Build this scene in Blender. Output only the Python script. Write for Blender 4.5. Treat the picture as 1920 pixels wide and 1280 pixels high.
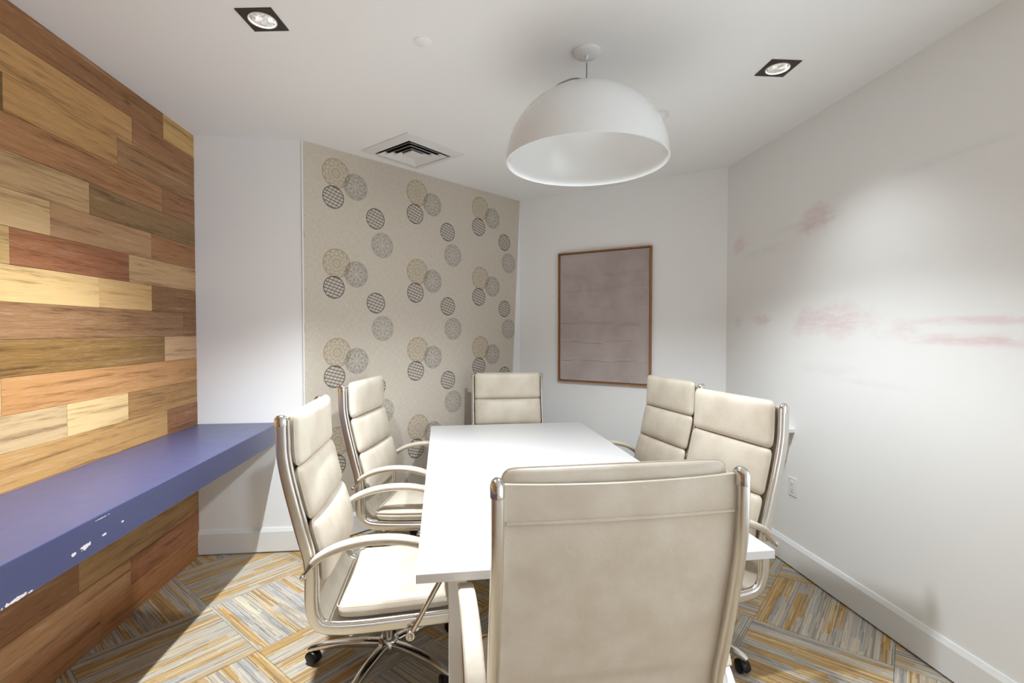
import bpy, bmesh, math, random
from mathutils import Vector, Matrix
random.seed(7)
for o in list(bpy.data.objects): bpy.data.objects.remove(o)
sc = bpy.context.scene
PI = math.pi

# ------------------------------------------------------------------ camera
FPX = 930.0
cam_d = bpy.data.cameras.new('camera'); cam = bpy.data.objects.new('camera', cam_d)
sc.collection.objects.link(cam); sc.camera = cam
cam_d.sensor_width = 36; cam_d.lens = FPX / 1920 * 36; cam_d.clip_start = .02
cam.location = (0, 0, 1.48)
cam.rotation_euler = (PI/2 - math.atan(21/FPX), 0, -math.atan(99/FPX))

# ------------------------------------------------------------------ world, lamps, exposure
w = bpy.data.worlds.new('world'); sc.world = w; w.use_nodes = True
w.node_tree.nodes['Background'].inputs[0].default_value = (.85, .93, 1, 1)
w.node_tree.nodes['Background'].inputs[1].default_value = 1.7
vs = sc.view_settings
vs.view_transform = 'Standard'; vs.look = 'None'; vs.gamma = 1; vs.use_curve_mapping = False
vs.exposure = 1.22

H = 2.735                                   # ceiling
XL, XR, YW, YB = -1.702, 2.066, 3.43, -2.2  # wood wall, right wall, white wall, rear of the room
PA = Vector((-1.031, YW)); PB = Vector((.591, 4.818)); PC = Vector((XR, 3.659))
DOWN = [(-.787, 2.128, math.radians(-8)), (1.519, 2.255, math.radians(-2)), (-.787, -1.35, 0), (1.519, -1.35, 0)]  # last two are unseen, added for fill light
SPOT_W, SPOT_ANGLE = (185, 18, 22, 22), 102
PENDANT_FILL_W = 51

# ------------------------------------------------------------------ helpers
COL = sc.collection
def srgb(r, g, b, k=1.0):
    def l(c):
        c /= 255.0
        return c/12.92 if c <= .04045 else ((c+.055)/1.055)**2.4
    return (min(l(r)*k, .97), min(l(g)*k, .97), min(l(b)*k, .97), 1)

class NT:
    """small wrapper for writing node maths as expressions"""
    def __init__(s, name):
        s.m = bpy.data.materials.new(name); s.m.use_nodes = True
        s.t = s.m.node_tree; s.b = s.t.nodes['Principled BSDF']
    def node(s, typ, **kw):
        n = s.t.nodes.new(typ)
        for k, v in kw.items(): setattr(n, k, v)
        return n
    def put(s, sock, v):
        if isinstance(v, bpy.types.NodeSocket): s.t.links.new(v, sock)
        elif v is not None: sock.default_value = v
    def math(s, op, a, b=None, c=None):
        n = s.node('ShaderNodeMath', operation=op)
        s.put(n.inputs[0], a)
        if b is not None: s.put(n.inputs[1], b)
        if c is not None: s.put(n.inputs[2], c)
        return n.outputs[0]
    def add(s, a, b): return s.math('ADD', a, b)
    def sub(s, a, b): return s.math('SUBTRACT', a, b)
    def mul(s, a, b): return s.math('MULTIPLY', a, b)
    def sstep(s, v, lo, hi):
        n = s.node('ShaderNodeMapRange', interpolation_type='SMOOTHSTEP')
        s.put(n.inputs[0], v); n.inputs[1].default_value = lo; n.inputs[2].default_value = hi
        return n.outputs[0]
    def mix(s, f, a, b, blend='MIX'):
        n = s.node('ShaderNodeMix', data_type='RGBA', blend_type=blend)
        s.put(n.inputs[0], f); s.put(n.inputs[6], a); s.put(n.inputs[7], b)
        return n.outputs[2]
    def coord(s, which='Object'): return s.node('ShaderNodeTexCoord').outputs[which]
    def xyz(s, v):
        n = s.node('ShaderNodeSeparateXYZ'); s.put(n.inputs[0], v); return n.outputs
    def comb(s, x, y, z=0.0):
        n = s.node('ShaderNodeCombineXYZ'); s.put(n.inputs[0], x); s.put(n.inputs[1], y); s.put(n.inputs[2], z); return n.outputs[0]
    def noise(s, vec, scale=5, detail=3, rough=.5, dist=0.0):
        n = s.node('ShaderNodeTexNoise'); s.put(n.inputs['Vector'], vec)
        n.inputs['Scale'].default_value = scale; n.inputs['Detail'].default_value = detail
        n.inputs['Roughness'].default_value = rough; n.inputs['Distortion'].default_value = dist
        return n.outputs[0]
    def ramp(s, f, stops, interp='LINEAR'):
        n = s.node('ShaderNodeValToRGB'); r = n.color_ramp; r.interpolation = interp
        while len(r.elements) < len(stops): r.elements.new(.5)
        for e, (p, c) in zip(r.elements, stops): e.position = p; e.color = c
        s.put(n.inputs[0], f); return n.outputs[0]
    def bump(s, h, strength=.2, dist=.01):
        n = s.node('ShaderNodeBump'); n.inputs['Strength'].default_value = strength
        n.inputs['Distance'].default_value = dist; s.put(n.inputs['Height'], h)
        s.t.links.new(n.outputs[0], s.b.inputs['Normal'])
    def set(s, color=None, rough=None, metal=None, spec=None, **kw):
        if color is not None: s.put(s.b.inputs['Base Color'], color)
        if rough is not None: s.put(s.b.inputs['Roughness'], rough)
        if metal is not None: s.put(s.b.inputs['Metallic'], metal)
        if spec is not None: s.put(s.b.inputs['Specular IOR Level'], spec)
        for k, v in kw.items(): s.put(s.b.inputs[k], v)
        return s.m

def new_obj(name, verts, faces, mat, parent=None, smooth=False, loc=None, rotz=None):
    me = bpy.data.meshes.new(name); me.from_pydata([tuple(v) for v in verts], [], faces)
    bm = bmesh.new(); bm.from_mesh(me); bmesh.ops.recalc_face_normals(bm, faces=bm.faces); bm.to_mesh(me); bm.free()
    if smooth:
        me.polygons.foreach_set('use_smooth', [True]*len(me.polygons))
        me.set_sharp_from_angle(angle=math.radians(45))
    me.materials.append(mat)
    o = bpy.data.objects.new(name, me); COL.objects.link(o)
    if parent: o.parent = parent
    if loc is not None: o.location = loc
    if rotz is not None: o.rotation_euler.z = rotz
    return o
def tag(o, label=None, cat=None, group=None, kind=None):
    if label: o['label'] = label
    if cat: o['category'] = cat
    if group: o['group'] = group
    if kind: o['kind'] = kind
    return o
def thing(name, label, cat, loc=(0, 0, 0), rotz=0, group=None):
    o = bpy.data.objects.new(name, None); COL.objects.link(o); o.empty_display_size = .1
    o.location = loc; o.rotation_euler.z = rotz
    return tag(o, label, cat, group)

class MB:
    def __init__(s): s.v = []; s.f = []
    def addm(s, v, f):
        n = len(s.v); s.v += [tuple(p) for p in v]; s.f += [tuple(i+n for i in q) for q in f]; return s
    def box(s, a, b, M=None):
        (x0, y0, z0), (x1, y1, z1) = a, b
        v = [Vector(p) for p in ((x0,y0,z0),(x1,y0,z0),(x1,y1,z0),(x0,y1,z0),(x0,y0,z1),(x1,y0,z1),(x1,y1,z1),(x0,y1,z1))]
        if M: v = [M @ p for p in v]
        return s.addm(v, [(0,3,2,1),(4,5,6,7),(0,1,5,4),(1,2,6,5),(2,3,7,6),(3,0,4,7)])
    def bbox(s, a, b, e=.003, M=None):
        """box with chamfered edges"""
        bm = bmesh.new(); bmesh.ops.create_cube(bm, size=1)
        for q in bm.verts: q.co = Vector([(a[i]+b[i])/2 + q.co[i]*(b[i]-a[i]) for i in range(3)])
        bmesh.ops.bevel(bm, geom=list(bm.edges), offset=e, segments=2, profile=.5, affect='EDGES')
        if M: bm.transform(M)
        bm.verts.index_update()
        s.addm([q.co.copy() for q in bm.verts], [[q.index for q in f.verts] for f in bm.faces]); bm.free(); return s
    def lathe(s, prof, n=32, M=None, closed=False):
        v = []; f = []
        for r, z in prof:
            for i in range(n): v.append(Vector((r*math.cos(2*PI*i/n), r*math.sin(2*PI*i/n), z)))
        m = len(prof)
        for j in range(m if closed else m-1):
            for i in range(n):
                a = j*n+i; b = j*n+(i+1) % n; j2 = (j+1) % m
                f.append((a, b, j2*n+(i+1) % n, j2*n+i))
        if not closed:
            f.append(tuple(range(n-1, -1, -1))); f.append(tuple((m-1)*n+i for i in range(n)))
        if M: v = [M @ p for p in v]
        return s.addm(v, f)
    def sweep(s, path, prof, side=Vector((1, 0, 0)), scale=None):
        """closed profile [(a,b)] swept on a path; a runs along side, b along the in-plane normal"""
        P = [Vector(p) for p in path]; n = len(prof); v = []; f = []
        for i, p in enumerate(P):
            t = (P[min(i+1, len(P)-1)] - P[max(i-1, 0)]).normalized()
            nn = t.cross(side).normalized(); sd = nn.cross(t).normalized()
            k = scale[i] if scale else 1.0
            for a, b in prof: v.append(p + sd*a*k + nn*b*k)
        for j in range(len(P)-1):
            for i in range(n):
                f.append((j*n+i, j*n+(i+1) % n, (j+1)*n+(i+1) % n, (j+1)*n+i))
        f.append(tuple(range(n-1, -1, -1))); f.append(tuple((len(P)-1)*n+i for i in range(n)))
        return s.addm(v, f)
    def build(s, name, mat, parent=None, smooth=False, **kw):
        return new_obj(name, s.v, s.f, mat, parent, smooth, **kw)
def circ(r, n=10, rb=None): return [(r*math.cos(2*PI*i/n), (rb or r)*math.sin(2*PI*i/n)) for i in range(n)]
def rrect(hx, hy, r, n=3):
    p = []
    for cx, cy, a0 in ((hx-r, hy-r, 0), (r-hx, hy-r, 90), (r-hx, r-hy, 180), (hx-r, r-hy, 270)):
        for i in range(n+1):
            a = math.radians(a0+90*i/n); p.append((cx+r*math.cos(a), cy+r*math.sin(a)))
    return p
def spline(pts, step=.02):
    """Catmull-Rom through the points"""
    P = [Vector(p) for p in pts]; P = [P[0]*2-P[1]] + P + [P[-1]*2-P[-2]]; out = []
    for i in range(1, len(P)-2):
        a, b, c, d = P[i-1:i+3]; n = max(1, round((c-b).length/step))
        for k in range(n):
            t = k/n
            out.append(.5*((2*b)+(c-a)*t+(2*a-5*b+4*c-d)*t*t+(3*b-a-3*c+d)*t**3))
    out.append(P[-2]); return out

# ------------------------------------------------------------------ materials
def paint(name, col, rough=.55, tex=.06, scale=260):
    n = NT(name); h = n.noise(n.coord('Object'), scale, 2)
    n.bump(h, tex, .002); return n.set(col, rough, spec=.3)
M_WALL = paint('white_wall_paint', (.91, .91, .91, 1))
M_CEIL = paint('ceiling_paint', (.92, .92, .915, 1), .8)
M_BASE = paint('baseboard_paint', (.82, .82, .81, 1), .35, .02)
M_WHITE = paint('white_metal', (.80, .79, .78, 1), .4, .01)
M_LAM = paint('white_laminate', (.68, .665, .655, 1), .32, .02, 600)
M_LEGW = paint('white_table_steel', (.84, .82, .79, 1), .4, .01)
M_DARK = paint('duct_black', (.012, .012, .012, 1), .8, 0)
M_PLASTIC = paint('black_plastic', (.012, .011, .011, 1), .35, .02)
M_PLATE = paint('outlet_plastic', (.80, .80, .78, 1), .3, 0)
M_SLOT = paint('slot_dark', (.10, .10, .10, 1), .6, 0)
M_BOX = paint('box_shaded', (.62, .58, .54, 1), .5, .02)  # greige puts the shade on the white box's body into its colour

n = NT('bronze_trim'); M_BRONZE = n.set((.055, .042, .03, 1), .4, .6)
n = NT('chrome'); g = n.noise(n.coord('Object'), 30, 2)
M_CHROME = n.set((.72, .69, .65, 1), n.sstep(g, -1.2, 6.0), 1.0)
n = NT('satin_aluminium'); M_SATIN = n.set((.76, .74, .70, 1), .30, 1.0)
n = NT('reflector'); M_REFL = n.set((.9, .9, .9, 1), .18, 1.0)
n = NT('lamp_glow'); M_GLOW = n.set((1, 1, 1, 1), .5, **{'Emission Color': (1, .94, .85, 1), 'Emission Strength': 14.0})
n = NT('pendant_lacquer'); M_PEND = n.set((.80, .80, .79, 1), .22, spec=.5)
n = NT('cord_grey'); M_CORD = n.set((.22, .22, .22, 1), .5)

def leather():
    n = NT('cream_leather'); c = n.coord('Object')
    big = n.noise(c, 9, 3); fine = n.noise(c, 420, 2); crease = n.noise(c, 26, 4, .6, .6)
    col = n.mix(n.sstep(big, .3, .75), srgb(212, 201, 185), srgb(200, 187, 168))
    h = n.add(n.mul(fine, .25), n.mul(crease, .8)); n.bump(h, .22, .006)
    return n.set(col, .42, spec=.4)
M_LEATHER = leather()

def wood():
    n = NT('plank_wood'); c = n.coord('Object')
    rnd = n.node('ShaderNodeObjectInfo').outputs['Random']
    at = n.node('ShaderNodeAttribute', attribute_type='OBJECT', attribute_name='tint').outputs['Color']
    x, y, z = n.xyz(c)[:3]
    off = n.mul(rnd, 57.0)
    p = n.comb(n.add(n.mul(y, 1.0), off), n.mul(z, 9.0), off)
    warp = n.noise(p, 1.6, 3, .55, .3)
    # cathedral figure: stretched bands of a warped field
    ph = n.add(n.mul(warp, 26.0), n.mul(z, 55.0))
    band = n.math('SINE', ph)
    grain = n.noise(n.comb(n.add(n.mul(y, 7.0), off), n.mul(z, 160.0), off), 1.0, 4, .65, .2)
    streak = n.noise(n.comb(n.add(n.mul(y, 1.3), off), n.mul(z, 28.0), 3.0), 1.0, 4, .6, .4)
    v = n.add(n.add(n.mul(band, .035), n.mul(n.sub(grain, .5), .8)), n.mul(n.sub(streak, .5), 1.1))
    f = n.add(v, .5)
    dark = n.mix(1.0, at, (.42, .36, .30, 1), 'MULTIPLY')
    lite = n.mix(.55, at, (.78, .60, .42, 1))
    col = n.mix(n.sstep(f, .15, .55), dark, at)
    col = n.mix(n.sstep(f, .58, 1.0), col, lite)
    # limed pores
    pore = n.noise(n.comb(n.add(n.mul(y, 16.0), off), n.mul(z, 420.0), off), 1.0, 3, .6)
    col = n.mix(n.mul(n.sstep(pore, .54, .74), .24), col, (.72, .62, .52, 1))
    # knots
    vor = n.node('ShaderNodeTexVoronoi'); n.put(vor.inputs['Vector'], n.comb(n.add(n.mul(y, 1.15), off), n.mul(z, 3.0), off)); vor.inputs['Scale'].default_value = 1.6
    kn = n.math('GREATER_THAN', rnd, .62)
    k = n.mul(n.mul(n.sub(1.0, n.sstep(vor.outputs['Distance'], .02, .085)), kn), .8)
    col = n.mix(k, col, (.10, .055, .025, 1))
    n.bump(n.add(grain, n.mul(pore, .6)), .18, .002)
    return n.set(col, .48, spec=.3)
M_WOOD = wood()

def carpet():
    n = NT('carpet_tile'); c = n.coord('Object')
    x, y, z = n.xyz(c)[:3]; rnd = n.node('ShaderNodeObjectInfo').outputs['Random']
    off = n.mul(rnd, 91.0)
    # slow colour bands across the tile, fine yarn rows inside them, broken along their length
    slow = n.noise(n.comb(n.mul(x, .35), n.add(n.mul(y, 13.0), off), off), 1.0, 2, .7)
    blk = n.math('FLOOR', n.mul(y, 26.0))
    blkn = n.node('ShaderNodeTexWhiteNoise', noise_dimensions='2D'); n.put(blkn.inputs['Vector'], n.comb(blk, off))
    seg = n.math('FLOOR', n.add(n.mul(x, 3.1), n.mul(blkn.outputs[0], 7.0)))
    segn = n.node('ShaderNodeTexWhiteNoise', noise_dimensions='3D'); n.put(segn.inputs['Vector'], n.comb(blk, seg, off))
    f = n.add(n.mul(slow, .90), n.mul(segn.outputs[0], .16))
    base = n.ramp(f, [(.22, srgb(154, 128, 92)), (.38, srgb(188, 152, 100)), (.48, srgb(178, 148, 104)),
                      (.54, srgb(186, 176, 162)), (.64, srgb(162, 160, 160)), (.76, srgb(206, 196, 176)), (.9, srgb(140, 122, 98))])
    row = n.math('FLOOR', n.mul(y, 190.0))
    rown = n.node('ShaderNodeTexWhiteNoise', noise_dimensions='2D'); n.put(rown.inputs['Vector'], n.comb(row, off))
    jump = n.math('FLOOR', n.add(n.mul(x, 9.0), n.mul(rown.outputs[0], 9.0)))
    jn = n.node('ShaderNodeTexWhiteNoise', noise_dimensions='3D'); n.put(jn.inputs['Vector'], n.comb(row, jump, off))
    rr = n.add(n.mul(rown.outputs[0], .6), n.mul(jn.outputs[0], .4))
    col = n.mix(n.mul(n.sstep(rr, .62, .72), .45), base, srgb(222, 208, 180))
    col = n.mix(n.mul(n.sub(1.0, n.sstep(rr, .24, .34)), .42), col, srgb(96, 80, 62))
    tuft = n.noise(c, 900, 1)
    col = n.mix(.35, col, n.ramp(tuft, [(.3, (.25, .23, .2, 1)), (.7, (.95, .9, .82, 1))]), 'OVERLAY')
    yarn = n.math('SINE', n.mul(y, 190.0*2*PI))
    n.bump(n.add(n.mul(yarn, .3), tuft), .5, .003)
    return n.set(col, .95, spec=.05)
M_CARPET = carpet()

def right_wall_paint():
    """white marker wall with pink and blue smears left from wiped writing"""
    n = NT('marker_wall_paint'); c = n.coord('Object'); x, y, z = n.xyz(c)[:3]
    wob = n.sub(n.noise(c, 9, 3, .6), .5); wob2 = n.sub(n.noise(c, 4, 3, .6, .4), .5)
    pat = n.sstep(n.noise(n.comb(0.0, n.mul(y, 2.2), n.mul(z, 9.0)), 3, 4, .65), .25, .62)
    def blob(cy, cz, ry, rz, soft=.5, wo=.7):
        a = n.math('POWER', n.mul(n.sub(y, cy), 1/ry), 2.0); b = n.math('POWER', n.mul(n.sub(z, cz), 1/rz), 2.0)
        d = n.add(n.math('SQRT', n.add(a, b)), n.mul(n.add(wob, wob2), wo*2))
        return n.sub(1.0, n.sstep(d, 1-soft, 1+soft*.4))
    pk = None
    for args, amt in (((2.58, 1.53, .27, .10, .8, .9), .9), ((3.20, 1.55, .15, .04, .6, .9), .9), ((3.50, 1.54, .05, .04, .6), .6),
                      ((2.72, 2.14, .14, .085, .6, .9), .9), ((3.50, 2.12, .09, .06, .7, .9), .8),
                      ((1.75, 1.520, .40, .022, .8, .35), .9), ((1.70, 1.440, .50, .030, .8, .35), 1.1), ((2.12, 1.475, .10, .06, .8), .6)):
        v = n.mul(blob(*args), amt); pk = v if pk is None else n.math('MAXIMUM', pk, v)
    bl = None
    for args in ((2.75, 2.12, .35, .03, .9), (3.2, 2.02, .3, .03, .9), (1.9, 2.22, .35, .025, .9), (2.6, 1.26, .25, .04, .9), (2.3, 1.21, .2, .02, .9)):
        v = blob(*args); bl = v if bl is None else n.math('MAXIMUM', bl, v)
    col = n.mix(n.mul(n.mul(pk, pat), .34), (.87, .865, .85, 1), srgb(214, 150, 158))
    col = n.mix(n.mul(n.mul(bl, pat), .09), col, srgb(150, 160, 182))
    h = n.noise(c, 260, 2); n.bump(h, .05, .002)
    return n.set(col, .42, spec=.35)
M_RWALL = right_wall_paint()

def wallpaper():
    n = NT('medallion_wallpaper'); c = n.coord('Object'); x, y, z = n.xyz(c)[:3]
    CU, CZ = .685, .623
    weave = n.add(n.mul(n.noise(n.comb(n.mul(x, 30.0), 0.0, n.mul(z, 420.0)), 1, 2), .5), n.mul(n.noise(n.comb(n.mul(x, 420.0), 0.0, n.mul(z, 30.0)), 1, 2), .5))
    col = n.mix(n.sstep(weave, .35, .65), srgb(198, 187, 171), srgb(216, 207, 193))
    def cell(v, c0, per):
        u = n.math('FLOORED_MODULO', n.add(n.sub(v, c0), per/2), per); return n.sub(u, per/2)
    def ring(r, r0, wd): return n.sub(1.0, n.sstep(n.math('ABSOLUTE', n.sub(r, r0)), wd*.5, wd*1.3))
    def med(cx, cz, R, kind):
        u = n.mul(cell(x, cx, CU), 1/R); v = n.mul(cell(z, cz, CZ), 1/R)
        r = n.math('SQRT', n.add(n.mul(u, u), n.mul(v, v))); th = n.math('ARCTAN2', v, u)
        inside = n.mul(n.math('LESS_THAN', r, 1.0), n.math('LESS_THAN', z, cz+R+.02))
        if kind == 'Y':
            ln = ring(r, .97, .03); ln = n.math('MAXIMUM', ln, ring(r, .30, .035))
            for r0, wd, k, ph in ((.52, .13, 12, 0), (.76, .15, 12, PI), (.92, .08, 12, 0)):
                s_ = n.math('ABSOLUTE', n.math('SINE', n.add(n.mul(th, k/2), ph/2)))
                ln = n.math('MAXIMUM', ln, n.mul(ring(r, n.add(n.mul(s_, wd), r0-wd/2), .035), 1.0))
            dots = n.mul(n.sstep(n.mul(n.math('SINE', n.mul(th, 8.0)), n.math('SINE', n.mul(r, 40.0))), .2, .6), n.math('LESS_THAN', r, .28))
            return n.mul(n.math('MAXIMUM', ln, dots), inside), n.mul(inside, .16)
        if kind == 'G':
            ln = n.math('MAXIMUM', ring(r, .98, .02), ring(r, .91, .018))
            p1 = n.math('ABSOLUTE', n.math('SINE', n.mul(th, 4.0)))
            for r0, wd, wt in ((.30, .34, .035), (.58, .40, .04), (.80, .16, .03)):
                ln = n.math('MAXIMUM', ln, ring(r, n.add(n.mul(p1, wd), r0-wd/2), wt))
            spk = n.mul(n.sstep(n.math('ABSOLUTE', n.math('SINE', n.mul(th, 4.0))), .86, .98), n.math('LESS_THAN', n.math('ABSOLUTE', n.sub(r, .36)), .30))
            knob = n.mul(n.sstep(n.math('COSINE', n.mul(th, 8.0)), .55, .9), n.math('LESS_THAN', n.math('ABSOLUTE', n.sub(r, .72)), .09))
            ln = n.math('MAXIMUM', ln, n.mul(n.math('MAXIMUM', spk, knob), .75))
            return n.mul(ln, inside), n.mul(inside, .05)
        # dark lattice medallion
        s1 = n.math('ABSOLUTE', n.math('SINE', n.mul(n.add(v, n.mul(u, .30)), 10.5)))
        s2 = n.math('ABSOLUTE', n.math('SINE', n.add(n.mul(n.sub(n.mul(u, .9), n.mul(v, .55)), 9.0), .6)))
        lat = n.math('MAXIMUM', n.sub(1.0, n.sstep(s1, .22, .50)), n.mul(n.sub(1.0, n.sstep(s2, .10, .34)), .85))
        ln = n.math('MAXIMUM', n.mul(lat, .95), ring(r, .97, .04))
        return n.mul(ln, inside), n.mul(inside, .05)
    for cx, cz, R, kind, ink, amt in ((.238, 2.570, .103, 'Y', srgb(158, 134, 88), .62), (.387, 2.505, .093, 'G', srgb(104, 98, 100), .72),
                                 (.217, 2.402, .079, 'D', srgb(52, 50, 54), .92), (.546, 2.305, .077, 'D', srgb(52, 50, 54), .92),
                                 (.603, 2.116, .094, 'G', srgb(110, 104, 106), .66)):
        ln, fill = med(cx, cz, R, kind)
        col = n.mix(fill, col, ink); col = n.mix(n.mul(ln, amt), col, ink)
    n.bump(weave, .12, .002)
    return n.set(col, .6, spec=.25)
M_PAPER = wallpaper()

def ledge_mat():
    """navy lacquer with chips knocked out of the front edge"""
    n = NT('navy_lacquer'); c = n.coord('Object'); x, y, z = n.xyz(c)[:3]
    wob = n.mul(n.sub(n.noise(c, 90, 3), .5), 2.2); m = None
    for cy, cz, ry, rz in ((1.706, .788, .020, .008), (1.66, .785, .008, .006), (1.792, .793, .012, .0035), (1.883, .802, .006, .003), (1.46, .753, .038, .006), (1.784, .853, .035, .0012)):
        a = n.math('POWER', n.mul(n.sub(y, cy), 1/ry), 2.0); b = n.math('POWER', n.mul(n.sub(z, cz), 1/rz), 2.0)
        d = n.sub(1.0, n.sstep(n.add(n.math('SQRT', n.add(a, b)), wob), .9, 1.1)); m = d if m is None else n.math('MAXIMUM', m, d)
    m = n.mul(m, n.math('GREATER_THAN', x, XL+.49))
    col = n.mix(m, srgb(68, 72, 106), srgb(214, 206, 204))
    rough = n.add(.30, n.mul(n.noise(c, 14, 3), .08)); n.bump(n.noise(c, 300, 2), .04, .002)
    return n.set(col, rough, spec=.75)
M_NAVY = ledge_mat()

def canvas_mat():
    n = NT('mauve_grey_canvas'); c = n.coord('Object'); x, y, z = n.xyz(c)[:3]
    big = n.noise(c, 3.5, 4, .6); wr = n.noise(n.comb(n.mul(x, 4.0), 0.0, n.mul(z, 30.0)), 1, 5, .65, .6); fine = n.noise(c, 220, 2)
    col = n.mix(n.sstep(big, .3, .7), srgb(172, 158, 154), srgb(188, 175, 172))
    n.bump(n.add(n.mul(wr, .8), n.mul(fine, .25)), .35, .006)
    return n.set(col, .55, spec=.3)
M_CANVAS = canvas_mat()
def frame_mat():
    n = NT('honey_frame_wood'); c = n.coord('Object'); x, y, z = n.xyz(c)[:3]
    g = n.noise(n.comb(n.mul(x, 30.0), n.mul(y, 30.0), n.mul(z, 30.0)), 2, 4, .6, .5)
    return n.set(n.mix(g, srgb(120, 74, 34), srgb(176, 120, 66)), .45)
M_FRAME = frame_mat()
def glass_mat():
    n = NT('clear_pane'); t = n.t
    tr = n.node('ShaderNodeBsdfTransparent'); gl = n.node('ShaderNodeBsdfGlossy'); gl.inputs['Roughness'].default_value = .02
    mx = n.node('ShaderNodeMixShader'); mx.inputs[0].default_value = .06
    t.links.new(tr.outputs[0], mx.inputs[1]); t.links.new(gl.outputs[0], mx.inputs[2])
    t.links.new(mx.outputs[0], t.nodes['Material Output'].inputs[0]); return n.m
M_GLASS = glass_mat()

# ------------------------------------------------------------------ the setting
T = .10
def wall_seg(name, p, q, mat, out, z0=-.02, z1=H, origin=None):
    """upright wall slab between plan points p and q, thickened towards 'out'"""
    p, q, o = Vector(p), Vector(q), Vector(out).normalized()*T
    pts = [p, q, q+o, p+o]
    return tag(new_obj(name, [(a.x, a.y, z) for z in (z0, z1) for a in pts],
               [(0,3,2,1),(4,5,6,7),(0,1,5,4),(1,2,6,5),(2,3,7,6),(3,0,4,7)], mat), kind='structure')

wall_left = wall_seg('wall_left', (XL-.014, YB), (XL-.014, YW), M_WALL, (-1, 0))
wall_far = wall_seg('wall_far', (XL-.014, YW), (PA.x, YW), M_WALL, (0, 1))
dAB = (PB-PA).normalized(); dBC = (PC-PB).normalized()
nAB = Vector((dAB.y, -dAB.x)); nBC = Vector((dBC.y, -dBC.x))      # both point into the room
wall_corner = wall_seg('wall_corner', PA, PB, M_WALL, -nAB)
wall_picture = wall_seg('wall_picture', PB, PC, M_WALL, -nBC)
# right wall, with a wide unseen glazed opening added for fill light
WY0, WY1, WZ0, WZ1 = -2.0, 1.0, .55, 2.5
mb = MB()
mb.box((XR, WY1, -.02), (XR+T, PC.y, H)); mb.box((XR, YB, -.02), (XR+T, WY0, H))
mb.box((XR, WY0, -.02), (XR+T, WY1, WZ0)); mb.box((XR, WY0, WZ1), (XR+T, WY1, H))
wall_right = tag(mb.build('wall_right', M_RWALL), kind='structure')
win = bpy.data.objects.new('fill_window_1', None); COL.objects.link(win); tag(win, kind='structure')
def wbar(nm, a, b): MB().box(a, b).build(nm, M_BASE, win)
for k in range(4):
    y = WY0+.02+(WY1-WY0-.04)*k/3; wbar('mullion', (XR+.03, y-.02, WZ0), (XR+.07, y+.02, WZ1))
for k in range(3):
    a = WY0+.04+(WY1-WY0-.04)*k/3; b_ = WY0+(WY1-WY0-.04)*(k+1)/3
    for z0_, z1_ in ((WZ0, WZ0+.04), (WZ1-.04, WZ1)): wbar('rail', (XR+.03, a, z0_), (XR+.07, b_, z1_))
    MB().box((XR+.047, a, WZ0+.04), (XR+.053, b_, WZ1-.04)).build('pane', M_GLASS, win)
wbar('sill', (XR-.03, WY0, WZ0-.025), (XR+.03, WY1, WZ0))
wall_back = wall_seg('wall_back', (XL-.1, YB), (XR+.1, YB), M_WALL, (0, -1))

# ceiling with square openings for the downlights
hs = .058
xs = sorted({XL-.1, XR+.1} | {v for d in DOWN for v in (d[0]-hs, d[0]+hs)})
ys = sorted({YB-.1, 5.0} | {v for d in DOWN for v in (d[1]-hs, d[1]+hs)})
mb = MB()
for i in range(len(xs)-1):
    for j in range(len(ys)-1):
        cx, cy = (xs[i]+xs[i+1])/2, (ys[j]+ys[j+1])/2
        if any(abs(cx-d[0]) < hs and abs(cy-d[1]) < hs for d in DOWN): continue
        mb.box((xs[i], ys[j], H), (xs[i+1], ys[j+1], H+.02))
ceiling = tag(mb.build('ceiling', M_CEIL), kind='structure')

# floor: concrete slab carrying square striped carpet tiles, laid quarter-turned on the diagonal
FLOORPOLY = [(XL-.05, YB-.05), (XR+.05, YB-.05), (XR+.05, 3.7), (.6, 4.9), (-1.2, 3.5), (XL-.05, 3.5)]
nf = len(FLOORPOLY)
floor = new_obj('floor', [(x, y, z) for z in (-.04, -.008) for x, y in FLOORPOLY],
                [tuple(range(nf-1, -1, -1)), tuple(range(nf, 2*nf))] + [(i, (i+1) % nf, nf+(i+1) % nf, nf+i) for i in range(nf)], M_SLOT)
tag(floor, kind='structure')
def clip(poly, a, nrm):
    out = []
    for i in range(len(poly)):
        p, q = poly[i], poly[(i+1) % len(poly)]; dp, dq = (p-a).dot(nrm), (q-a).dot(nrm)
        if dp >= 0: out.append(p)
        if (dp >= 0) != (dq >= 0): out.append(p+(q-p)*(dp/(dp-dq)))
    return out
def parea(p): return abs(sum(p[i].x*p[(i+1) % len(p)].y-p[(i+1) % len(p)].x*p[i].y for i in range(len(p))))/2
S = .572; U = Vector((1, -1)).normalized(); V = Vector((1, 1)).normalized(); A0 = Vector((-1.33, 2.774)); G = .0008
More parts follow.
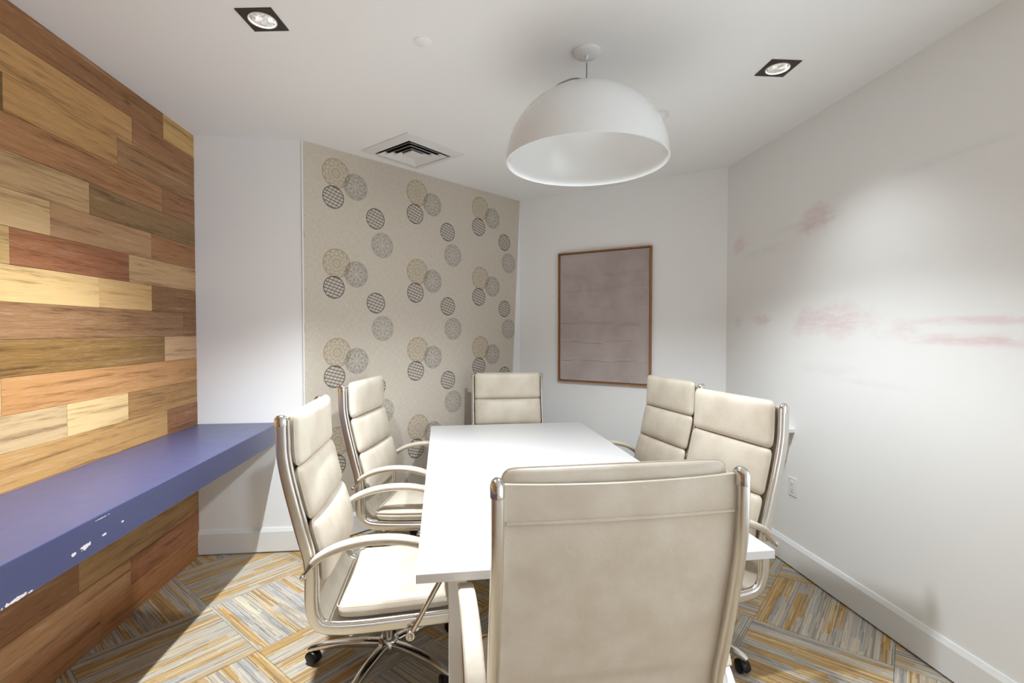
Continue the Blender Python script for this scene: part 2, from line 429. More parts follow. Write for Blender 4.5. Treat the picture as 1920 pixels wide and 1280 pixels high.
for i in range(-12, 12):
    for j in range(-12, 12):
        c = A0 + U*S*(i+.5) + V*S*(j+.5)
        if not (XL-.5 < c.x < XR+.5 and YB-.5 < c.y < 5.2): continue
        h = S/2-G; sq = [c-U*h-V*h, c+U*h-V*h, c+U*h+V*h, c-U*h+V*h]
        full = sq
        for a, nr in ((Vector((XL, 0)), Vector((1, 0))), (Vector((XR, 0)), Vector((-1, 0))), (Vector((0, YB)), Vector((0, 1)))): full = clip(full, a, nr) if full else full
        if not full: continue
        parts = [clip(full, Vector((0, YW)), Vector((0, -1))), clip(full, Vector((0, YW)), Vector((0, 1)))]
        if len(parts[1]) > 2:
            for a, nr in ((PA, nAB), (PB, nBC)): parts[1] = clip(parts[1], a, nr) if parts[1] else parts[1]
        parts = [p for p in parts if len(p) > 2 and parea(p) > 2e-4]
        if not parts: continue
        ang = math.atan2(U.y, U.x) if (i+j) % 2 == 0 else math.atan2(V.y, V.x)
        Rm = Matrix.Rotation(-ang, 2); vv = []; ff = []
        for p in parts:
            m = len(p); b = len(vv)
            loc = [Rm @ (q-c) for q in p]
            vv += [(q.x, q.y, -.008) for q in loc] + [(q.x, q.y, 0.0) for q in loc]
            ff += [tuple(b+k for k in range(m-1, -1, -1)), tuple(b+m+k for k in range(m))] + [(b+k, b+(k+1) % m, b+m+(k+1) % m, b+m+k) for k in range(m)]
        new_obj('carpet_tile', vv, ff, M_CARPET, floor, loc=(c.x, c.y, 0), rotz=ang)

# wooden planks of the left wall; each row lists (end of plank along the wall, colour)
ROWS = {18: [(.4, (172, 120, 66)), (1.75, (150, 100, 58)), (3.10, (150, 100, 56)), (YW, (205, 160, 92))],
 17: [(.9, (140, 96, 54)), (2.82, (194, 144, 84)), (YW, (156, 106, 62))],
 16: [(.2, (190, 140, 86)), (2.075, (112, 84, 40)), (2.703, (190, 140, 80)), (YW, (158, 114, 68))],
 15: [(1.1, (196, 150, 96)), (3.08, (172, 118, 70)), (YW, (156, 104, 62))],
 14: [(.7, (150, 100, 60)), (1.6, (186, 136, 84)), (2.508, (196, 156, 106)), (YW, (144, 108, 64))],
 13: [(1.2, (160, 110, 66)), (2.282, (210, 170, 116)), (2.968, (184, 138, 94)), (YW, (166, 112, 66))],
 12: [(.5, (150, 104, 62)), (2.089, (194, 154, 94)), (2.778, (160, 98, 60)), (YW, (200, 160, 110))],
 11: [(1.3, (170, 120, 72)), (2.56, (226, 184, 120)), (2.966, (214, 168, 106)), (YW, (146, 100, 58))],
 10: [(1.0, (200, 158, 106)), (3.28, (156, 112, 72)), (YW, (146, 98, 58))],
 9: [(.8, (176, 124, 76)), (3.08, (144, 104, 50)), (YW, (212, 168, 124))],
 8: [(.6, (150, 100, 56)), (2.04, (206, 164, 110)), (YW, (196, 138, 80))],
 7: [(1.4, (168, 116, 66)), (2.351, (200, 166, 118)), (2.752, (224, 186, 126)), (YW, (170, 122, 66))],
 6: [(.9, (206, 164, 110)), (3.094, (190, 142, 80)), (YW, (146, 92, 52))],
 5: [(1.5, (160, 110, 66)), (2.7, (176, 124, 76)), (YW, (160, 104, 60))],
 4: [(.4, (190, 146, 92)), (2.2, (150, 98, 58)), (YW, (172, 122, 72))],
 3: [(1.2, (176, 122, 74)), (2.6, (192, 146, 92)), (YW, (164, 116, 70))],
 2: [(.7, (196, 152, 98)), (2.40, (156, 104, 64)), (YW, (184, 140, 84))],
 1: [(1.0, (150, 96, 56)), (2.748, (172, 122, 78)), (YW, (156, 96, 56))],
 0: [(.3, (188, 140, 88)), (2.53, (172, 114, 70)), (YW, (176, 114, 66))]}
g = .0005
for k, row in ROWS.items():
    z0 = (.009+.1435*k+g) if k else .0; z1 = min(.009+.1435*(k+1)-g, H); ya = YB
    for yb, colr in row:
        t = .014 + random.choice((0, 0, .0006, -.0006)); e = .0012
        L2, h2 = (yb-ya)/2-g, (z1-z0)/2
        vv = [(0, -L2, -h2), (0, L2, -h2), (0, L2, h2), (0, -L2, h2), (t-e, -L2, -h2), (t-e, L2, -h2), (t-e, L2, h2), (t-e, -L2, h2),
              (t, -L2+e, -h2+e), (t, L2-e, -h2+e), (t, L2-e, h2-e), (t, -L2+e, h2-e)]
        ff = [(3, 2, 1, 0), (8, 9, 10, 11)] + [(i, (i+1) % 4, 4+(i+1) % 4, 4+i) for i in range(4)] + [(4+i, 4+(i+1) % 4, 8+(i+1) % 4, 8+i) for i in range(4)]
        p = new_obj('plank', vv, ff, M_WOOD, wall_left, loc=(XL-.014, (ya+yb)/2, (z0+z1)/2))
        mean = sum(colr)/3; p['tint'] = srgb(*[c_*.9+mean*.1 for c_ in colr], k=1.02)[:3]
        ya = yb

# wallpaper on the angled wall, its outer edge cut a little out of plumb
Lw = (PB-PA).length; zt = H-.001
paper = new_obj('wallpaper', [(a, b, z) for b in (.0, -.0015) for a, z in ((.004, .0), (1.965, .0), (Lw-.004, zt), (.004, zt))],
                [(0,1,2,3),(7,6,5,4),(0,4,5,1),(1,5,6,2),(2,6,7,3),(3,7,4,0)], M_PAPER, loc=(PA.x, PA.y, 0), rotz=math.atan2(dAB.y, dAB.x))
paper.name = 'trim_1'; tag(paper, 'beige wallpaper with ochre, grey and charcoal lace medallions', kind='structure')
bead = MB().box((-.006, -.006, 0), (.004, .004, H-.001)).build('trim_2', M_BASE, loc=(PA.x+nAB.x*.001, PA.y+nAB.y*.001, 0), rotz=math.atan2(dAB.y, dAB.x))
tag(bead, 'thin white corner bead beside the wallpaper', kind='structure')

# baseboards: square foot with a sloped bright top
BBP = [(0, .012), (.016, .012), (.016, .142), (.006, .166), (0, .166)]
def baseboard(name, p, q, nrm):
    p, q, nrm = Vector(p), Vector(q), Vector(nrm); m = len(BBP)
    vv = [(e.x+nrm.x*a, e.y+nrm.y*a, z) for e in (p, q) for a, z in BBP]
    ff = [tuple(range(m)), tuple(range(2*m-1, m-1, -1))] + [(i, m+i, m+(i+1) % m, (i+1) % m) for i in range(m)]
    return tag(new_obj(name, vv, ff, M_BASE), kind='structure')
baseboard('baseboard_right', (XR, YB), (XR, PC.y), (-1, 0))
baseboard('baseboard_far', (XL, YW), (PA.x, YW), (0, -1))
baseboard('baseboard_corner', PA, PB, nAB)
baseboard('baseboard_picture', PB, PC, nBC)

# navy ledge along the wood wall
led = MB().bbox((XL+.001, YB+.02, .746), (XL+.512, YW-.001, .868), .004).build('ledge', M_NAVY)
tag(led, 'long navy blue lacquered ledge with chipped front edge along wood wall', 'ledge')

# ------------------------------------------------------------------ ceiling fixtures
def rot(M, z): return M @ Matrix.Rotation(z, 4, 'Z')
for i, (x, y, a) in enumerate(DOWN):
    lab = ['square bronze ceiling downlight glowing above the navy ledge', 'square bronze ceiling downlight near the marker-stained wall',
           'square bronze ceiling downlight added for fill light above rear end of wood wall', 'square bronze ceiling downlight added for fill light at rear of right wall'][i]
    t = thing('downlight', lab, 'ceiling light', (x, y, H), a, 'recessed ceiling downlights')
    # square trim plate with a round mouth
    o_, r_, n_ = .073, .054, 40; vv = []; ff = []
    for z in (-.004, .0):
        for k in range(n_):
            th = 2*PI*k/n_; cc, ss = math.cos(th), math.sin(th); m = o_/max(abs(cc), abs(ss))
            vv += [(m*cc, m*ss, z), (r_*cc, r_*ss, z)]
    for k in range(n_):
        k2 = (k+1) % n_; a0, a1, b0, b1 = 2*k, 2*k+1, 2*k2, 2*k2+1; q = 2*n_
        ff += [(a0, b0, b1, a1), (a0+q, a1+q, b1+q, b0+q), (a0, a0+q, b0+q, b0), (a1, b1, b1+q, a1+q)]
    new_obj('trim_plate', vv, ff, M_BRONZE, t)
    ring = MB().lathe([(.050, -.006), (.0545, -.006), (.0545, .004), (.050, .004)], 40, closed=True).build('rim', M_WHITE, t, True)
    # faceted reflector bowl
    mb = MB(); v = []; f = []
    for r, z in ((.050, .0), (.046, .02), (.034, .045), (.020, .058)):
        for k in range(12): v.append((r*math.cos(2*PI*k/12), r*math.sin(2*PI*k/12), z))
    for j in range(3):
        for k in range(12): f.append((j*12+k, j*12+(k+1) % 12, (j+1)*12+(k+1) % 12, (j+1)*12+k))
    new_obj('reflector', v, f, M_REFL, t)
    MB().lathe([(.0005, .048), (.014, .048), (.019, .054), (.019, .060), (.0005, .060)], 20).build('bulb', M_GLOW, t, True)
    cross = MB()
    for k in range(3): cross.box((-.048, -.0012, .010), (.0, .0012, .014), Matrix.Rotation(2*PI*k/3+.5, 4, 'Z'))
    cross.build('lamp_clip', M_REFL, t)
    # housing above the ceiling
    MB().lathe([(.056, .001), (.056, .075), (.0005, .075)], 24).build('housing', M_DARK, t) if False else None
    sp = bpy.data.lights.new('downlight_beam', 'SPOT'); sp.energy = SPOT_W[i]; sp.color = (.87, .945, 1)
    sp.spot_size = math.radians(SPOT_ANGLE); sp.spot_blend = 1.0; sp.shadow_soft_size = .022
    so = bpy.data.objects.new('downlight_beam', sp); COL.objects.link(so); so.parent = t; so.location = (0, 0, .005-.018)

# pendant
px, py = .575, 2.217
t = thing('pendant_lamp', 'large white dome pendant lamp hanging over the table', 'pendant lamp', (px, py, 0))
Rr = .363; zr = 2.236; PH = .332; prof = []
for k in range(15):
    a = PI/2*k/14; prof.append((max(.004, Rr*math.cos(a)**.92), zr + PH*math.sin(a)))
inner = [(max(.003, r-.006), z-.006 if k else z) for k, (r, z) in enumerate(prof)]
MB().lathe(prof + inner[::-1], 64, closed=True).build('dome_shade', M_PEND, t, True)
MB().lathe([(.0005, H-.018), (.056, H-.016), (.065, H-.008), (.065, H)], 36).build('canopy', M_PEND, t, True)
MB().lathe([(.0005, H-.036), (.008, H-.033), (.008, H-.018), (.0005, H-.018)], 14).build('cord_grip', M_PEND, t, True)
MB().sweep([(0, 0, H-.05), (0, 0, zr+PH+0.000)], circ(.0028, 8)).build('hanging_wire', M_CORD, t, True)
MB().sweep(spline([(-.002, .0, zr+PH+.030), (-.025, -.003, zr+PH+.042), (-.06, -.008, zr+PH+.040), (-.10, -.02, zr+PH+.022), (-.14, -.03, zr+PH-.004), (-.16, -.035, zr+PH-.03)], .01), circ(.0035, 8), Vector((0, 1, 0))).build('power_cord', M_CORD, t, True)
MB().lathe([(.0005, zr+PH-0.010), (.014, zr+PH-0.010), (.012, zr+PH+0.013), (.0005, zr+PH+0.018)], 14).build('top_nut', M_PEND, t, True)
b = MB().lathe([(.0005, zr+.20), (.03, zr+.21), (.045, zr+.245), (.034, zr+.285), (.022, zr+.30), (.022, zr+PH-0.006), (.0005, zr+PH-0.006)], 24).build('bulb', M_PEND, t, True)

pl = bpy.data.lights.new('pendant_fill', 'SPOT'); pl.energy = PENDANT_FILL_W; pl.color = (.87, .945, 1); pl.shadow_soft_size = .05  # fill spot added inside the pendant, which itself is unlit
pl.spot_size = math.radians(142); pl.spot_blend = .5
po = bpy.data.objects.new('pendant_fill', pl); COL.objects.link(po); po.parent = t; po.location = (0, 0, zr+.12)
# smoke detector behind the pendant, flush sprinkler cover
t = thing('smoke_detector', 'round white smoke detector on ceiling behind the dome pendant', 'smoke detector', (1.150, 2.800, H))
MB().lathe([(.0005, -.012), (.062, -.012), (.064, -.006), (.064, 0), (.0005, 0)], 32).build('base', M_WHITE, t, True)
MB().lathe([(.0005, -.046), (.030, -.044), (.046, -.030), (.050, -.012), (.0005, -.012)], 32).build('sensor_cover', M_WHITE, t, True)
sp_ = MB().lathe([(.0005, -.005), (.034, -.005), (.037, -.003), (.037, 0), (.0005, 0)], 36).build('sprinkler_cover', M_CEIL, smooth=True, loc=(-.156, 2.215, H))
tag(sp_, 'flat round white sprinkler cover on the ceiling', 'sprinkler')

# four-way air diffuser, turned on the diagonal
t = thing('air_vent', 'square white ceiling air diffuser with nested black-gapped louvres', 'air vent', (-.322, 3.582, H), math.radians(45))
def sqring(mb, ho, zo, hi, zi, th):
    q = [(1, 1), (-1, 1), (-1, -1), (1, -1)]
    v = [(a*ho, b*ho, zo) for a, b in q] + [(a*hi, b*hi, zi) for a, b in q] + [(a*ho, b*ho, zo+th) for a, b in q] + [(a*hi, b*hi, zi+th) for a, b in q]
    f = []
    for k in range(4):
        m = (k+1) % 4
        f += [(k, m, 4+m, 4+k), (8+k, 12+k, 12+m, 8+m), (k, 8+k, 8+m, m), (4+k, 4+m, 12+m, 12+k)]
    mb.addm(v, f)
mb = MB(); sqring(mb, .254, -.006, .188, -.020, .006); mb.build('vent_frame', M_WHITE, t)
for ho in (.172, .132, .092):
    mb = MB(); sqring(mb, ho, -.024, ho-.034, -.004, .003); mb.build('louvre', M_WHITE, t)
MB().bbox((-.052, -.052, -.024), (.052, .052, -.010), .004).build('centre_plate', M_WHITE, t)
MB().box((-.19, -.19, -.002), (.19, .19, -.0005)).build('duct_opening', M_DARK, t)

# ------------------------------------------------------------------ things on the walls
mx = (PB + dBC*.864); zc = 1.598; pw, ph = .862, 1.176
t = thing('framed_picture', 'large plain mauve grey canvas picture in thin honey wood frame', 'picture', (mx.x+nBC.x*.001, mx.y+nBC.y*.001, 0), math.atan2(dBC.y, dBC.x))
def bar(nm, a, b): MB().bbox(a, b, .0015).build(nm, M_FRAME, t)
D0 = -.038
bar('frame_rail', (-pw/2, D0, zc+ph/2-.012), (pw/2, 0, zc+ph/2)); bar('frame_rail', (-pw/2, D0, zc-ph/2), (pw/2, 0, zc-ph/2+.012))
bar('frame_stile', (-pw/2, D0, zc-ph/2+.012), (-pw/2+.012, 0, zc+ph/2-.012)); bar('frame_stile', (pw/2-.012, D0, zc-ph/2+.012), (pw/2, 0, zc+ph/2-.012))
# canvas with real horizontal creases
W2, H2 = pw/2-.017, ph/2-.017; NX, NZ = 60, 150; vv = []; ff = []
rng = random.Random(3); cre = []
for zz in (.38, .25, .10, -.06, -.22, -.385):
    x = -W2
    while x < W2:
        L = rng.uniform(.08, .3); cre.append((zz+rng.uniform(-.012, .012), x, min(x+L, W2), rng.uniform(.002, .0075))); x += L*rng.uniform(.85, 1.25)
for j in range(NZ+1):
    z = -H2+2*H2*j/NZ
    for i in range(NX+1):
        x = -W2+2*W2*i/NX; d = 0
        for zz, xa, xb, am in cre:
            m = max(0, min(1, min(x-xa, xb-x)/.03)); q = (z-zz-.006*math.sin(x*17+zz*40))/.007
            d += am*m*(math.exp(-q*q) - .7*math.exp(-(q+1.6)**2))
        vv.append((x, -.024-d, zc+z))
for j in range(NZ):
    for i in range(NX): a = j*(NX+1)+i; ff.append((a, a+1, a+NX+2, a+NX+1))
new_obj('canvas', vv, ff, M_CANVAS, t, True)
MB().box((-W2, -.018, zc-H2), (W2, -.002, zc+H2)).build('backing_board', M_DARK, t)

t = thing('power_outlet', 'white duplex power outlet plate on the marker-stained wall', 'power outlet', (XR, 2.868, .506), -PI/2)
# local -y is out of the wall after the turn: build with x along the wall, y into the room
MB().bbox((-.036, -.006, -.058), (.036, 0, .058), .002).build('cover_plate', M_PLATE, t)
MB().bbox((-.017, -.009, -.034), (.017, -.005, .034), .0015).build('receptacle', M_PLATE, t)
for z in (-.018, .018):
    for x in (-.006, .006): MB().box((x-.0012, -.0095, z-.004), (x+.0012, -.0088, z+.005)).build('slot', M_SLOT, t)
    MB().lathe([(.0005, 0), (.0022, 0), (.0022, .0008), (.0005, .0008)], 10, Matrix.Translation((0, -.0088, z-.010)) @ Matrix.Rotation(PI/2, 4, 'X')).build('slot', M_SLOT, t)
# tapering wall box behind the chairs
pts = [(2.872, .862), (3.10, .862), (3.10, .655), (2.930, .655)]
vv = [(x, y, z) for x in (XR, XR-.075) for y, z in pts]
t = thing('wall_bracket', 'small white wall box with shade-toned body and slanted side behind the chair near outlet', 'wall box', (0, 0, 0))
new_obj('body', vv, [(0,1,2,3),(7,6,5,4),(0,4,5,1),(1,5,6,2),(2,6,7,3),(3,7,4,0)], M_BOX, t)
MB().bbox((XR-.085, 2.858, .845), (XR, 3.105, .868), .002).build('lid', M_WHITE, t)

# ------------------------------------------------------------------ table
TC = [(-.131, 1.499), (1.057, 1.555), (.970, 3.906), (-.220, 3.875)]
tc = Vector((sum(p[0] for p in TC)/4, sum(p[1] for p in TC)/4)); TA = math.radians(2.1); TW, TL = 1.19, 2.36
t = thing('conference_table', 'white rectangular conference table with chairs around it', 'table', (tc.x, tc.y, 0), TA)
MB().bbox((-TW/2, -TL/2, .711), (TW/2, TL/2, .74), .002).build('tabletop', M_LAM, t)
lw, LX, LY, LYF = .065, .135, .30, .16
for sx in (-1, 1):
    for sy in (-1, 1):
        cx, cy = sx*(TW/2-LX), sy*(TL/2-(LY if sy < 0 else LYF))
        MB().bbox((cx-lw/2, cy-lw/2, .004), (cx+lw/2, cy+lw/2, .7105), .003).build('leg', M_LEGW, t)
        MB().lathe([(.0005, 0), (.018, 0), (.018, .0045), (.0005, .0045)], 14, Matrix.Translation((cx, cy, 0))).build('foot_glide', M_PLASTIC, t)
for sy in (-1, 1):
    cy = sy*(TL/2-(LY if sy < 0 else LYF)); MB().bbox((-TW/2+LX+lw/2, cy-.015, .650 if sy < 0 else .676), (TW/2-LX-lw/2, cy+.015, .710), .002).build('apron', M_LEGW, t)
MB().bbox((-.03, -TL/2+LY+.015, .670), (.03, TL/2-LYF-.015, .710), .002).build('centre_beam', M_LEGW, t)

# ------------------------------------------------------------------ chairs
HWC = .285; S0 = .36
FP = [(0, 1.128), (.001, 1.06), (.005, .985), (.024, .88), (.070, .69), (.094, .60), (.101, .53), (.101, .42), (.112, .362), (.142, .325), (.20, .312), (.30, .311), (.45, .318), (.66, .330)]
path = spline([(0, s-S0, z) for s, z in FP], .016)
arc = [0.0]
for a, b_ in zip(path, path[1:]): arc.append(arc[-1]+(b_-a).length)
LT = arc[-1]
def pt(d):
    """point and forward-facing normal at arc length d from the post top (negative: above it)"""
    if d <= 0: t_ = (path[1]-path[0]).normalized(); p = path[0]+t_*d
    elif d >= LT: t_ = (path[-1]-path[-2]).normalized(); p = path[-1]+t_*(d-LT)
    else:
        i = max(k for k in range(len(arc)) if arc[k] <= d); i = min(i, len(path)-2)
        f_ = (d-arc[i])/(arc[i+1]-arc[i]); p = path[i].lerp(path[i+1], f_)
        ta = (path[min(i+1, len(path)-1)]-path[max(i-1, 0)]).normalized(); tb = (path[min(i+2, len(path)-1)]-path[i]).normalized(); t_ = ta.lerp(tb, f_).normalized()
    return p, Vector((0, -t_.z, t_.y))       # rotated a quarter turn: towards the sitter
def d_at(z):
    for k in range(len(path)-1):
        if path[k].z >= z >= path[k+1].z: return arc[k]+(arc[k+1]-arc[k])*(path[k].z-z)/(path[k].z-path[k+1].z+1e-9)
    return path[0].z-z
def sd(s):
    for k in range(len(path)-1):
        if k > 20 and path[k].y <= s-S0 <= path[k+1].y: return arc[k]+(path[k+1].y > path[k].y)*(s-S0-path[k].y)
    return LT+(s-S0-path[-1].y)
def cushion(d0, d1, hw, off, th, nu=22, nv=16, ex=7.0, puff=.008, sag=0.0, sink=0.0, tilt=0.0):
    """padded slab following the frame path between arc lengths d0..d1"""
    v = []; f = []
    def lay(front):
        for j in range(nv+1):
            b = -1+2*j/nv; b = math.copysign(1-(1-abs(b))**1.7, b)
            for i in range(nu+1):
                a = -1+2*i/nu; a = math.copysign(1-(1-abs(a))**1.7, a)
                # rounded corners in plan
                ca, cb = a, b
                r = .10; aa, bb = abs(a)*hw, abs(b)*(d1-d0)/2; hb = (d1-d0)/2; rr = .026
                if aa > hw-rr and bb > hb-rr:
                    dx, dy = aa-(hw-rr), bb-(hb-rr); m = max(dx, dy); l = math.hypot(dx, dy)
                    if l > 0: aa, bb = hw-rr+dx*m/l, hb-rr+dy*m/l
                x = math.copysign(aa, a); dd = (d0+d1)/2+math.copysign(bb, b)
                ea = max(0, 1-abs(a)**ex)**.42; eb = max(0, 1-abs(b)**ex)**.42
                hgt = th*.5*(1+ea*eb) + puff*(1-a*a)*(1-b*b) - sink*(1-b*b)*(1-a*a)**2 if front else th*.5*(1-ea*eb*.96)
                p, nn = pt(dd); v.append(p + nn*(off+hgt+tilt*(b+1)/2) + Vector((x, 0, 0)))
    lay(True); lay(False); q = (nu+1)*(nv+1)
    for j in range(nv):
        for i in range(nu):
            a = j*(nu+1)+i; f += [(a, a+1, a+nu+2, a+nu+1), (q+a, q+a+nu+1, q+a+nu+2, q+a+1)]
    rim = [i for i in range(nu+1)] + [j*(nu+1)+nu for j in range(1, nv+1)] + [nv*(nu+1)+i for i in range(nu-1, -1, -1)] + [j*(nu+1) for j in range(nv-1, 0, -1)]
    m = len(rim)
    for k in range(m): f.append((rim[k], q+rim[k], q+rim[(k+1) % m], rim[(k+1) % m]))
    ridge = [(Vector(v[i])+Vector(v[q+i]))/2 for i in rim]
    return v, f, ridge
def piping(ridge, r=.0022):
    """thin welt running round a cushion"""
    n = len(ridge); cen = sum(ridge, Vector())/n; mb = MB(); v = []; f = []
    for i, p in enumerate(ridge):
        t_ = (ridge[(i+1) % n]-ridge[i-1]).normalized(); o = (p-cen); o = (o-t_*o.dot(t_)).normalized(); u = t_.cross(o)
        for k in range(5): a = 2*PI*k/5; v.append(p+o*r*math.cos(a)+u*r*math.sin(a))
    for i in range(n):
        for k in range(5): f.append((i*5+k, i*5+(k+1) % 5, ((i+1) % n)*5+(k+1) % 5, ((i+1) % n)*5+k))
    return v, f

def make_chair():
    root = thing('office_chair', '', 'chair', group='cream leather office chairs round the table')
    up = []
    # side frames: broad flat chrome extrusion with a bead along its front
    main = rrect(.0135, .021, .011, 4)
    for sx in (-1, 1):
        pth = [p + Vector((sx*HWC, 0, 0)) for p in path]
        so = MB().sweep(pth, main).build('side_frame', M_SATIN, root, True); up.append(so)
        MB().sweep([p + pt(arc[i])[1]*.0245 for i, p in enumerate(pth)], circ(.0085, 10)).build('front_bead', M_CHROME, so, True)
        cp = MB(); p0 = pth[0]
        cp.lathe([(.0005, .020), (.008, .0185), (.0135, .013), (.0165, .004), (.0165, -.020), (.0005, -.020)], 18, Matrix.Translation(p0) @ Matrix.Scale(1.5, 4, (0, 1, 0)))
        c_ = cp.build('end_cap', M_CHROME, so, True)
        # armrest, hung on the outer face of the frame
        ox = sx*(HWC+.036)
        AP = spline([(ox, s-S0, z) for s, z in ((.088, .548), (.135, .597), (.20, .632), (.28, .653), (.36, .660), (.45, .654), (.53, .632), (.585, .598))], .02)
        arm = MB().sweep(AP, rrect(.020, .0055, .004, 2))
        arm.sweep(spline([(ox, s-S0, z) for s, z in ((.57, .609), (.603, .583), (.617, .553), (.606, .518), (.554, .424), (.482, .296))], .012), circ(.0105, 12))
        arm.lathe([(.0005, -.016), (.017, -.016), (.019, 0), (.017, .016), (.0005, .016)], 16, Matrix.Translation((ox, .480-S0, .292)) @ Matrix.Rotation(PI/2, 4, 'Y'))
        ao = arm.build('armrest', M_CHROME, root, True); up.append(ao)
        pad = MB().sweep([p + Vector((0, 0, .013)) for p in AP[2:-1]], rrect(.026, .0115, .010, 3), scale=[.82]+[1]*(len(AP)-5)+[.82])
        pad.build('arm_pad', M_LEATHER, ao, True)
        for y, z in ((.088-S0, .548), (.480-S0, .292)):
            MB().lathe([(.0005, -.014), (.010, -.012), (.010, .016), (.006, .020), (.0005, .020)], 12, Matrix.Translation((sx*(HWC+.042), y, z)) @ Matrix.Rotation(sx*PI/2, 4, 'Y')).build('bolt', M_CHROME, ao, True)
    # leather sling from the top of the back to the front of the seat
    ds = [-.004+(LT-.006)*k/70 for k in range(71)]; v = []; f = []; nx = 13
    for face in (1, -1):
        for d in ds:
            p, nn = pt(d)
            for i in range(nx):
                a = -1+2*i/(nx-1); top = math.exp(-(d/.03)**2)
                sagz = -.006*(1-a*a)*top; seam = .0035*math.exp(-((d-.078)/.004)**2); bow = .010*(1-a*a)*(1 if d < .5 else .3)
                v.append(p + nn*((.014 if face > 0 else .002-.004*(d < .078)*(1-top) + seam)-bow) + Vector((a*(HWC-.010), 0, sagz)))
    q = len(ds)*nx
    for j in range(len(ds)-1):
        for i in range(nx-1):
            a = j*nx+i; f += [(a, a+nx, a+nx+1, a+1), (q+a, q+a+1, q+a+nx+1, q+a+nx)]
    rim = list(range(nx)) + [j*nx+nx-1 for j in range(1, len(ds))] + [(len(ds)-1)*nx+i for i in range(nx-2, -1, -1)] + [j*nx for j in range(len(ds)-2, 0, -1)]
    for k in range(len(rim)): f.append((rim[k], rim[(k+1) % len(rim)], q+rim[(k+1) % len(rim)], q+rim[k]))
    up.append(new_obj('sling', v, f, M_LEATHER, root, True))
    # a welt across the back of the sling
    p, nn = pt(.080)
    sw = [p + nn*(-.0028-.010*(1-a*a)) + Vector((a*(HWC-.02), 0, 0)) for a in [-1+k/8 for k in range(17)]]
    MB().sweep(sw, circ(.0042, 6), Vector((0, 0, 1))).build('stitched_welt', M_LEATHER, up[-1], True)
    # cushions
    hw = HWC-.015
    for nm, d0, d1, th, off, sink in (('headrest_cushion', -.028, d_at(.938), .058, .012, .004), ('back_cushion', d_at(.934), d_at(.728), .056, .011, -.004), ('lumbar_cushion', d_at(.724), d_at(.490), .060, .011, -.008)):
        v, f, rg = cushion(d0, d1, hw, off, th, sink=sink); c_ = new_obj(nm, v, f, M_LEATHER, root, True); up.append(c_)
        v, f = piping(rg); new_obj('piping', v, f, M_LEATHER, c_, True)
    v, f, rg = cushion(sd(.185), LT-.004, hw-.004, .012, .082, nv=24, puff=.012, ex=9); c_ = new_obj('seat_cushion', v, f, M_LEATHER, root, True); up.append(c_)
    v, f = piping([p + Vector((0, 0, .022)) for p in rg]); new_obj('piping', v, f, M_LEATHER, c_, True)
    # cross bars and tilt mechanism
    cb = MB()
    for s in (.25, .50): cb.sweep([(-HWC, s-S0, .292), (HWC, s-S0, .292)], circ(.011, 10), Vector((0, 1, 0)))
    up.append(cb.build('cross_bar', M_CHROME, root, True))
    mc = MB().bbox((-.085, -.13, .212), (.085, .16, .290), .010); mc.lathe([(.0005, .142), (.031, .142), (.050, .212), (.0005, .212)], 20)
    up.append(mc.build('tilt_mechanism', M_PLASTIC, root, True))
    up.append(MB().sweep([(.06, .05, .262), (.20, .05, .262), (.24, .05, .254)], circ(.006, 8), Vector((0, 0, 1))).build('height_lever', M_PLASTIC, root, True))
    up.append(MB().lathe([(.0005, .150), (.030, .150), (.034, .165), (.034, .215), (.0005, .215)], 20, Matrix.Translation((0, .17, .07))).build('tension_knob', M_PLASTIC, root, True))
    low = [MB().lathe([(.0005, .075), (.027, .060), (.027, .225), (.0005, .225)], 24).build('gas_column', M_CHROME, root, True),
           MB().lathe([(.0005, .050), (.046, .050), (.050, .064), (.046, .098), (.034, .110), (.0005, .110)], 28).build('base_hub', M_CHROME, root, True)]
    for k in range(5):
        a = 2*PI*k/5; Mz = Matrix.Rotation(a, 3, 'Z')
        LP = [Mz @ Vector((r, 0, z)) for r, z in ((.035, .080), (.10, .086), (.20, .086), (.29, .078), (.335, .068), (.350, .062))]
        lg = MB().sweep(LP, rrect(.020, .0155, .010, 3), Mz @ Vector((0, 1, 0)), [1.15, 1.08, .95, .85, .80, .55]).build('base_leg', M_CHROME, root, True); low.append(lg)
        ca = MB(); tip = Mz @ Vector((.330, 0, 0)); tw = a + 1.1
        Mc = Matrix.Translation((tip.x, tip.y, .0265)) @ Matrix.Rotation(tw, 4, 'Z')
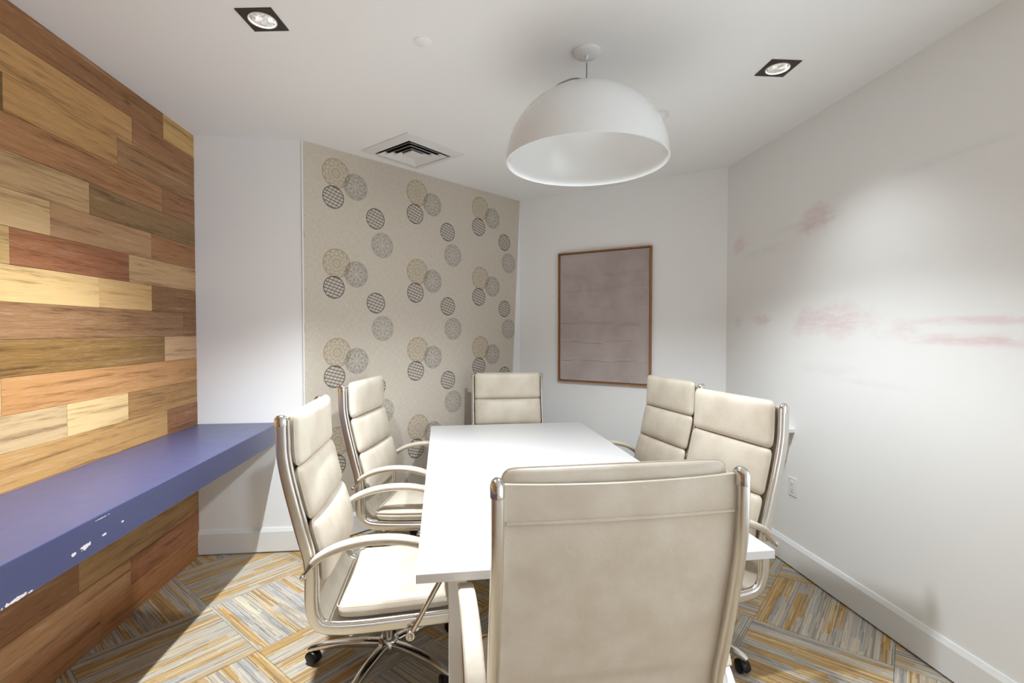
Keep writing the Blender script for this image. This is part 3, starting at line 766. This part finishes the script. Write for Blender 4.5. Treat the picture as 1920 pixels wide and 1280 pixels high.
        for sgn in (-1, 1):
            ca.lathe([(.0005, -.009), (.022, -.009), (.0262, -.006), (.0262, .006), (.022, .009), (.0005, .009)], 20, Mc @ Matrix.Translation((sgn*.0145, 0, 0)) @ Matrix.Rotation(PI/2, 4, 'Y'))
        hood = [(.030*math.cos(PI*(i/8)*1.05-.1), .030*math.sin(PI*(i/8)*1.05-.1)) for i in range(9)]
        ca.sweep([Mc @ Vector((0, y_, z_)) for y_, z_ in hood], rrect(.020, .002, .0015, 1), Mc.to_3x3() @ Vector((1, 0, 0)))
        ca.lathe([(.0005, .028), (.007, .028), (.007, .062), (.0005, .062)], 10, Matrix.Translation((tip.x, tip.y, 0)))
        ca.build('caster', M_PLASTIC, lg, True)
    return root, up, low

CH = [  # x, y, facing (degrees), lift of the seat, turn of the star base, label
 (-.318, 2.244, 1.4, .011, 178, 'cream leather chair tucked in beside the navy ledge, spotlit seat'),
 (-.283, 3.226, -11.4, .010, 20, 'cream leather chair standing in front of the medallion wallpaper, side on'),
 (.404, 3.779, -89.2, -.029, 30, 'cream leather chair at the table end, between wallpaper and dark picture'),
 (1.098, 3.161, 189.5, 0.0, 40, 'cream leather chair with dark picture behind its headrest'),
 (1.032, 2.272, 190.9, .007, -56, 'cream leather chair before the power outlet and wall box'),
 (.346, 1.423, 93.0, .017, 10, 'cream leather chair with its back turned, chrome posts, facing table end')]
proto, pup, plow = make_chair()
def copy_chair():
    r = proto.copy(); COL.objects.link(r); u2, l2 = [], []
    for src, dst in ((pup, u2), (plow, l2)):
        for ch in src:
            c = ch.copy(); COL.objects.link(c); c.parent = r; dst.append(c)
            for gch in ch.children:
                d = gch.copy(); COL.objects.link(d); d.parent = c
    return r, u2, l2
sets = [(proto, pup, plow)] + [copy_chair() for _ in CH[1:]]
for (x, y, deg, lift, bt, lab), (r, u_, l_) in zip(CH, sets):
    r.location = (x, y, 0); r.rotation_euler.z = math.radians(deg-90); r['label'] = lab
    for o in u_: o.location.z = lift
    for o in l_: o.rotation_euler.z = math.radians(bt-deg+90)
